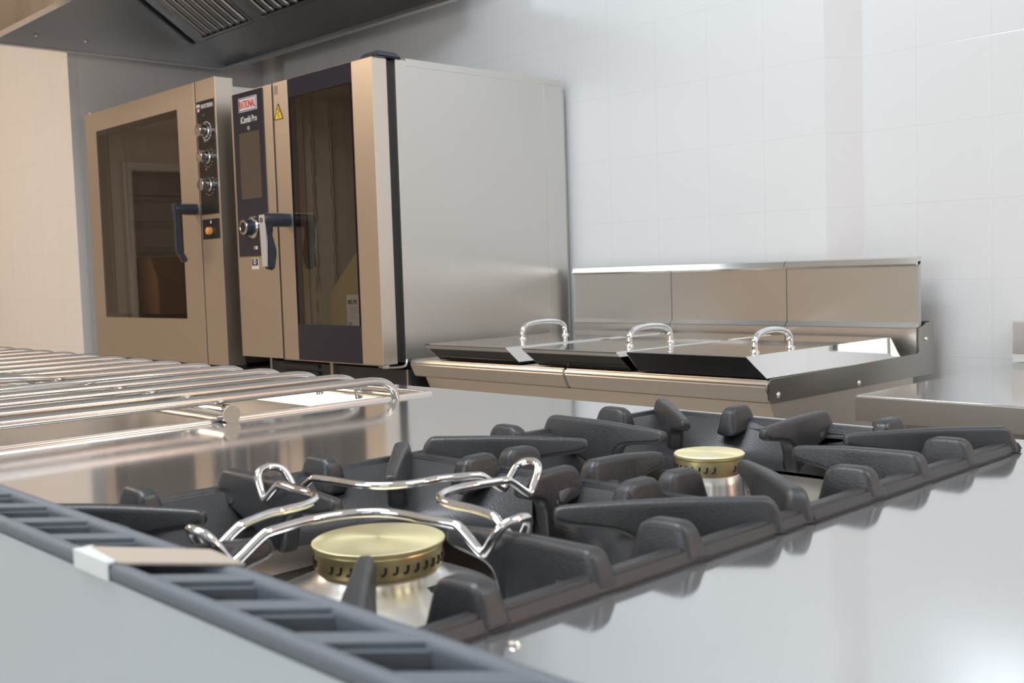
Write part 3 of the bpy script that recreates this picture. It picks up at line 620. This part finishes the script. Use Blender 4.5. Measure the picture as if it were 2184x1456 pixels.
tag(MB().hull([(-4.43, 2.04, -.198), (-4.24, 2.04, -.198), (-4.43, 2.2, -.198), (-4.24, 2.2, -.198), (-4.43, 2.04, .10), (-4.30, 2.04, .10), (-4.43, 2.2, .10), (-4.30, 2.2, .10), (-4.24, 2.04, .0), (-4.24, 2.2, .0)], bev=.002).build('cardboard_box', m_cardb), 'brown cardboard box with a sloping top behind the glass of the left oven', 'box')

# ---- stands below the ovens
sd = thing('oven_stand', 'dark louvred base cabinet under the right combi oven', 'stand', (-2.9, 2.3, FL))
w = MB(); w.box(x0 + .02, x1, 1.975, 2.64, FL + .06, zb - .022, bev=.002).build('cabinet', m_darkpanel, sd)
w = MB(); [w.box(-3.20, -2.98, 1.966, 1.976, -.30 - .022 * k, -.288 - .022 * k, bev=.002) for k in range(5)]; w.build('louvres', m_blackpl, sd)
for xa, xb, ya, zz in ((-2.515, -2.508, 1.965, zb - .02), (-3.262, -3.250, 1.960, zb - .003), (-2.90, -2.885, 1.960, zb - .01)): MB().box(xa, xb, ya, 1.976, FL + .06, zz).build('edge_trim', m_panel, sd)
for x in (-3.2, -2.6):
    for y in (2.05, 2.55): MB().tube([(x, y, FL), (x, y, FL + .07)], .02, 14).build('foot', m_bright, sd); MB().tube([(x, y, zb - .024), (x, y, zb + .0015)], .018, 14).build('levelling_foot', m_blackpl, sd)
sd = thing('oven_stand', 'steel frame stand under the left wide oven', 'stand', (-3.95, 2.3, FL))
w = MB(); w.box(X0 + .01, X1, 1.93, 2.64, Zb - .032, Zb - .018, bev=.002).box(X0 + .01, X1, 1.93, 2.64, FL + .2, FL + .22, bev=.002)
w.build('shelf', m_front, sd)
for x in (-4.42, -3.5):
    for y in (2.0, 2.55): MB().tube([(x, y, Zb - .02), (x, y, Zb + .0015)], .018, 14).build('levelling_foot', m_blackpl, sd)
for x in (X0 + .03, X1 - .03):
    for y in (1.96, 2.61): MB().box(x - .02, x + .02, y - .02, y + .02, FL, Zb - .03, bev=.002).build('leg', m_panel, sd)
MB().box(X0 + .05, X1 - .05, 1.99, 2.6, FL + .23, Zb - .034).build('inner_cabinet', m_darkpanel, sd)

# ================================================================== THREE-BAY COOKER WITH LIDS
fx0, fx1 = -2.470, -1.280; ZF = -.250
fy = thing('lidded_cooker', 'three-bay stainless cooker with splashback along the tiled wall', 'fryer', (-1.87, 2.3, FL))
w = MB(); w.box(fx0, fx1, 2.0, 2.66, ZF - .052, ZF - .001)
w.build('top_frame', m_panel, fy)
for a, b_ in ((fx0 - .02, -1.872), (-1.870, fx1)):
    w = MB(); w.hull([(a, 1.962, ZF), (b_, 1.962, ZF), (a, 2.62, ZF + .001), (b_, 2.62, ZF + .001), (a, 1.957, ZF - .012), (b_, 1.957, ZF - .012), (a, 1.975, ZF - .050), (b_, 1.975, ZF - .050), (a, 2.62, ZF - .02), (b_, 2.62, ZF - .02)], bev=.0035, seg=3)
    w.build('front_rail', m_panel, fy)
w = MB(); w.hull([(fx0 + .02, 1.985, ZF - .052), (fx1 - .01, 1.985, ZF - .052), (fx0 + .02, 2.03, -.40), (fx1 - .01, 2.03, -.40), (fx0 + .02, 2.64, ZF - .052), (fx1 - .01, 2.64, ZF - .052), (fx0 + .02, 2.64, -.40), (fx1 - .01, 2.64, -.40)])
w.box(fx0 + .02, fx1 - .01, 2.03, 2.64, FL + .12, -.40).build('cabinet', m_front, fy)
for x in (fx0 + .08, fx1 - .08):
    for y in (2.08, 2.58): MB().tube([(x, y, FL), (x, y, FL + .13)], .022, 14).build('leg', m_bright, fy)
# side panel with an upstand at the back
w = MB(); w.prism([(1.968, ZF - .050), (1.962, ZF - .040), (1.962, ZF - .008), (1.972, ZF + .002), (2.635, ZF + .006), (2.645, ZF + .012), (2.648, ZF + .070), (2.690, ZF + .083), (2.727, ZF + .083), (2.727, ZF - .052)], .004, mx=Matrix.Translation((fx1 + .002, 0, 0)) @ Matrix.Rotation(math.pi / 2, 4, 'Z'))
sp = w.build('side_panel', steel('side_panel_steel', (.42, .395, .36), .22, brush=(1, 1, 50), bump=.03, var=.04), fy)
for (y, z) in ((1.997, ZF - .034), (2.34, ZF - .041), (2.684, ZF + .040)):
    MB().lathe([(0, .004), (.003, .0042), (.0062, .002), (.0072, 0)], 20, (fx1 + .004, y, z), 'X').build('screw', m_chrome, sp)
for i, (a, b_) in enumerate(((fx0, -2.068), (-2.066, -1.664), (-1.662, fx1 - .001))):
    w = MB(); w.hull([(a, 2.640, ZF + .002), (b_, 2.640, ZF + .002), (a, 2.640, ZF + .070), (b_, 2.640, ZF + .070), (a, 2.72, ZF), (b_, 2.72, ZF), (a, 2.72, ZF + .075), (b_, 2.72, ZF + .075)])
    w.build('back_box', m_panel, fy)
    w = MB(); w.hull([(a, 2.652, ZF + .070), (b_, 2.652, ZF + .070), (a, 2.652, -.010), (b_, 2.652, -.010), (a, 2.668, ZF + .07), (b_, 2.668, ZF + .07), (a, 2.668, -.010), (b_, 2.668, -.010)])
    sb = w.build('splashback', m_panel, fy)
    MB().hull([(a, 2.638, -.016), (b_, 2.638, -.016), (a, 2.652, -.022), (b_, 2.652, -.022), (a, 2.645, -.001), (b_, 2.645, -.001), (a, 2.672, .003), (b_, 2.672, .003), (a, 2.672, -.01), (b_, 2.672, -.01)]).build('top_cap', m_bright, sb)
    MB().hull([(a, 2.640, ZF + .071), (b_, 2.640, ZF + .071), (a, 2.652, ZF + .084), (b_, 2.652, ZF + .084), (a, 2.652, ZF + .071), (b_, 2.652, ZF + .071)]).build('ledge_strip', m_bright, sb)
MB().box(fx1 - .06, fx1 - .002, 2.67, 2.715, ZF + .07, ZF + .085).build('flue_vent', m_black, fy)

lids = [((-2.394, -2.057), (-2.368, -2.040), 1.938, 1.975, (-2.258, 2.195, 2.375), 'left', 'beside the right oven'),
        ((-2.000, -1.679), (-1.972, -1.662), 1.940, 1.975, (-1.770, 2.095, 2.262), 'middle', 'between two others'),
        ((-1.665, -1.328), (-1.638, -1.288), 1.958, 1.972, (-1.380, 2.065, 2.212), 'right', 'nearest the screwed side panel')]
for (tx, bxx, yt, yb_, hn, w_, wh) in lids:
    t = thing('pan_lid', '%s shallow polished steel lid with arched handle, %s' % (w_, wh), 'lid', ((tx[0] + tx[1]) / 2, 2.3, ZF), group='steel lids on the three-bay cooker')
    zl = -.201; zz = ZF + .003; yk = 2.60; ykb = 2.56
    T = [(tx[0], yt), (tx[1], yt), (tx[1], yk), (tx[0], yk)]; Bm = [(bxx[0], yb_), (bxx[1], yb_), (bxx[1] + .004, ykb), (bxx[0], ykb)]
    def inner(q, e): 
        cx_ = sum(p[0] for p in q) / 4; cy_ = sum(p[1] for p in q) / 4
        return [(p[0] + math.copysign(e, cx_ - p[0]), p[1] + math.copysign(e, cy_ - p[1])) for p in q]
    w = MB(); b = w.bm
    tv_ = [b.verts.new((x, y, zl)) for x, y in inner(T, .004)]; te = [b.verts.new((x, y, zl - .003)) for x, y in T]; bv = [b.verts.new((x, y, zz)) for x, y in Bm]
    bi = [b.verts.new((x, y, zz)) for x, y in inner(Bm, .002)]; ti = [b.verts.new((x, y, zl - .004)) for x, y in inner(T, .003)]
    b.faces.new(tv_); b.faces.new(ti[::-1])
    for L1, L2 in ((tv_, te), (te, bv), (bv, bi), (bi, ti)):
        for k in range(4): b.faces.new((L1[k], L2[k], L2[(k + 1) % 4], L1[(k + 1) % 4]))
    bmesh.ops.recalc_face_normals(b, faces=b.faces)
    w.build('lid_tray', m_mirror, t, ang=20)
    MB().hull([(tx[0] + .002, yt - .0012, zl - .001), (tx[1] - .001, yt - .0012, zl - .001), (bxx[0] + .001, yb_ - .0022, zz + .001), (bxx[1] - .001, yb_ - .0022, zz + .001), (tx[0] + .002, yt + .001, zl - .002), (tx[1] - .001, yt + .001, zl - .002), (bxx[0] + .001, yb_, zz), (bxx[1] - .001, yb_, zz)]).build('front_face', m_lidblack, t)['label'] = 'glossy black sloping front of the lid'
    hx, ya, yb2 = hn
    w = MB(); w.tube([(hx, ya, zl - .002), (hx, ya, zl + .020), (hx, ya + .006, zl + .034), (hx, ya + .03, zl + .044), (hx, (ya + yb2) / 2, zl + .048), (hx, yb2 - .03, zl + .044), (hx, yb2 - .006, zl + .034), (hx, yb2, zl + .020), (hx, yb2, zl - .002)], .0072, 16, smooth=2)
    w.lathe([(.011, 0), (.0105, .004), (.0075, .005)], 20, (hx, ya, zl)).lathe([(.011, 0), (.0105, .004), (.0075, .005)], 20, (hx, yb2, zl))
    w.build('handle', m_chrome, t, ang=60)

# ================================================================== RIGHT TABLE
tb = thing('steel_table', 'stainless steel work table with folded edge at the right by the wall', 'table', (-.4, 2.35, FL))
zt_ = -.265
w = MB(); w.box(-1.066, .9, 1.941, 2.74, zt_ - .048, zt_, bev=.003, seg=3).build('tabletop', m_top, tb)
MB().box(-1.0665, .9, 1.9385, 1.941, zt_ - .050, zt_ - .003, bev=.001).build('front_edge', m_panel, tb)
MB().box(-1.045, .88, 1.965, 2.72, zt_ - .064, zt_ - .050).build('under_frame', m_bright, tb)
for x in (-1.0, .84):
    for y in (2.0, 2.68): MB().box(x - .02, x + .02, y - .02, y + .02, FL, zt_ - .06, bev=.002).build('leg', m_panel, tb)
w = MB(); w.box(-1.083, .9, 2.742, 2.775, -.247, -.166, bev=.002).hull([(-1.083, 2.742, -.246), (.9, 2.742, -.246), (-1.083, 2.775, -.246), (.9, 2.775, -.246), (-1.075, 2.728, -.264), (.9, 2.728, -.264), (-1.075, 2.775, -.264), (.9, 2.775, -.264)])
w.build('upstand', m_panel, tb)

# ================================================================== EXTRACTION HOOD
hdn = thing('extraction_hood', 'large stainless extraction hood with baffle filters hanging overhead', 'hood', (-2, 2.0, .95))
hX0, hX1, hY0, hY1, hz = -4.49, -2.84, 1.475, 2.54, .95
zc_ = 1.32
MB().box(hX0, hX0 + .004, hY0, hY1, hz, 1.6).build('end_panel', m_hood, hdn)
MB().box(hX1 - .004, hX1, hY0, hY1, hz, 1.6).build('end_panel', m_hood, hdn)
w = MB(); w.box(hX0, hX1, hY1 - .004, hY1, hz, 1.6); w.hull([(hX0 + .004, hY1 - .004, hz + .012), (hX1, hY1 - .004, hz + .012), (hX0 + .004, 2.392, 1.047), (hX1, 2.392, 1.047), (hX0 + .004, 2.392, 1.050), (hX1, 2.392, 1.050), (hX0 + .004, hY1 - .004, hz + .015), (hX1, hY1 - .004, hz + .015)])
w.build('rear_skirt', m_hood, hdn)
w = MB(); w.box(hX0, hX1, hY0, hY0 + .004, hz, 1.6).box(hX0 - .0, hX1, hY0 - .004, hY0 + .03, hz - .01, hz + .002); w.build('front_skirt', steel('hood_front_steel', (.55, .50, .45), .3, brush=(1, 1, 40)), hdn)
MB().box(hX0, hX1, hY0, hY1, 1.598, 1.605).build('hood_top', m_hood, hdn)
w = MB(); w.box(hX0 - .002, hX0 + .018, hY0, hY1 + .012, hz - .008, hz + .003, bev=.002).box(hX0, hX1, hY1 - .02, hY1 + .006, hz - .008, hz + .003, bev=.002).box(hX0 + .02, hX0 + .20, hY1 - .045, hY1 + .018, hz - .012, hz - .004, bev=.002)
w.build('lip', m_hood, hdn)
for (y, z) in ((1.70, 1.0), (1.90, 1.0)):
    MB().lathe([(0, .004), (.006, .003), (.009, 0)], 16, (hX0 + .004, y, z), 'X').build('rivet', m_bright, hdn)
# filter bank: sloping plane from (2.392,1.05) up to (1.95,1.335)
fa = Vector((0, 2.388, 1.052)); fb = Vector((0, 1.96, 1.335)); fd = (fb - fa).normalized(); fn = Vector((0, -fd.z, fd.y)); fn = fn if fn.z < 0 else -fn; flen = (fb - fa).length
fw_ = .49; X = hX0 + .03
while X + fw_ < hX1 - .02:
    if X > -2.9: break
    t = thing('baffle_filter', 'steel grease filter with round baffle ribs, %s in the hood' % ('first from the left end' if X < -4.3 else 'second from the left end' if X < -3.8 else 'beyond the second'), 'filter', (X, 2.388, 1.052), group='baffle filters in the hood')
    def Q(x, s, h): return Vector((x, fa.y, fa.z)) + fd * s + fn * h
    w = MB()
    def slab(xa, xb, sa, sb, ha, hb): w.hull([Q(x, s, h) for x in (xa, xb) for s in (sa, sb) for h in (ha, hb)])
    slab(X, X + .075, 0, flen, -.004, .008); slab(X + fw_ - .02, X + fw_, 0, flen, -.004, .008); slab(X + .075, X + fw_ - .02, 0, .012, -.004, .006); slab(X + .075, X + fw_ - .02, flen - .03, flen, -.004, .008)
    w.build('frame', m_hood, t)
    w = MB(); slab(X + .07, X + fw_ - .02, 0, flen, -.022, -.018); w.build('back_plate', m_black, t)
    for k in range(7):
        xr = X + .105 + k * .056
        w = MB(); w.tube([Q(xr, .020, -.003), Q(xr, .034, .004), Q(xr, flen - .03, .004)], [.010, .0165, .0165], 16); w.build('baffle_rib', m_baffle, t, ang=60)
    w = MB(); w.hull([Q(X + x, s, h) for x in (.03, .05) for s in (.16, .30) for h in (.008, .012)]); w.build('filter_grip', m_hood, t)
    X += fw_ + .006
w = MB(); w.hull([(hX0 + .004, 1.96, 1.333), (hX1, 1.96, 1.333), (hX0 + .004, 1.96, 1.34), (hX1, 1.96, 1.34), (hX0 + .004, 1.48, 1.333), (hX1, 1.48, 1.333), (hX0 + .004, 1.48, 1.34), (hX1, 1.48, 1.34)]); w.build('inner_ceiling', m_hood, hdn)
# unseen fitting added for the bright wall patch (its light is set at the top of the script)
lm = thing('added_wall_lamp', 'unseen slim lamp added below the ceiling to brighten the tiled wall', 'lamp', (-1.75, 1.43, CEIL))
MB().box(-2.02, -1.48, 1.40, 1.445, 1.25, 1.45, bev=.004).build('lamp_housing', m_hood, lm)
for x in (-1.95, -1.55): MB().tube([(x, 1.42, 1.44), (x, 1.42, CEIL)], .004, 8).build('hanger', m_hood, lm)
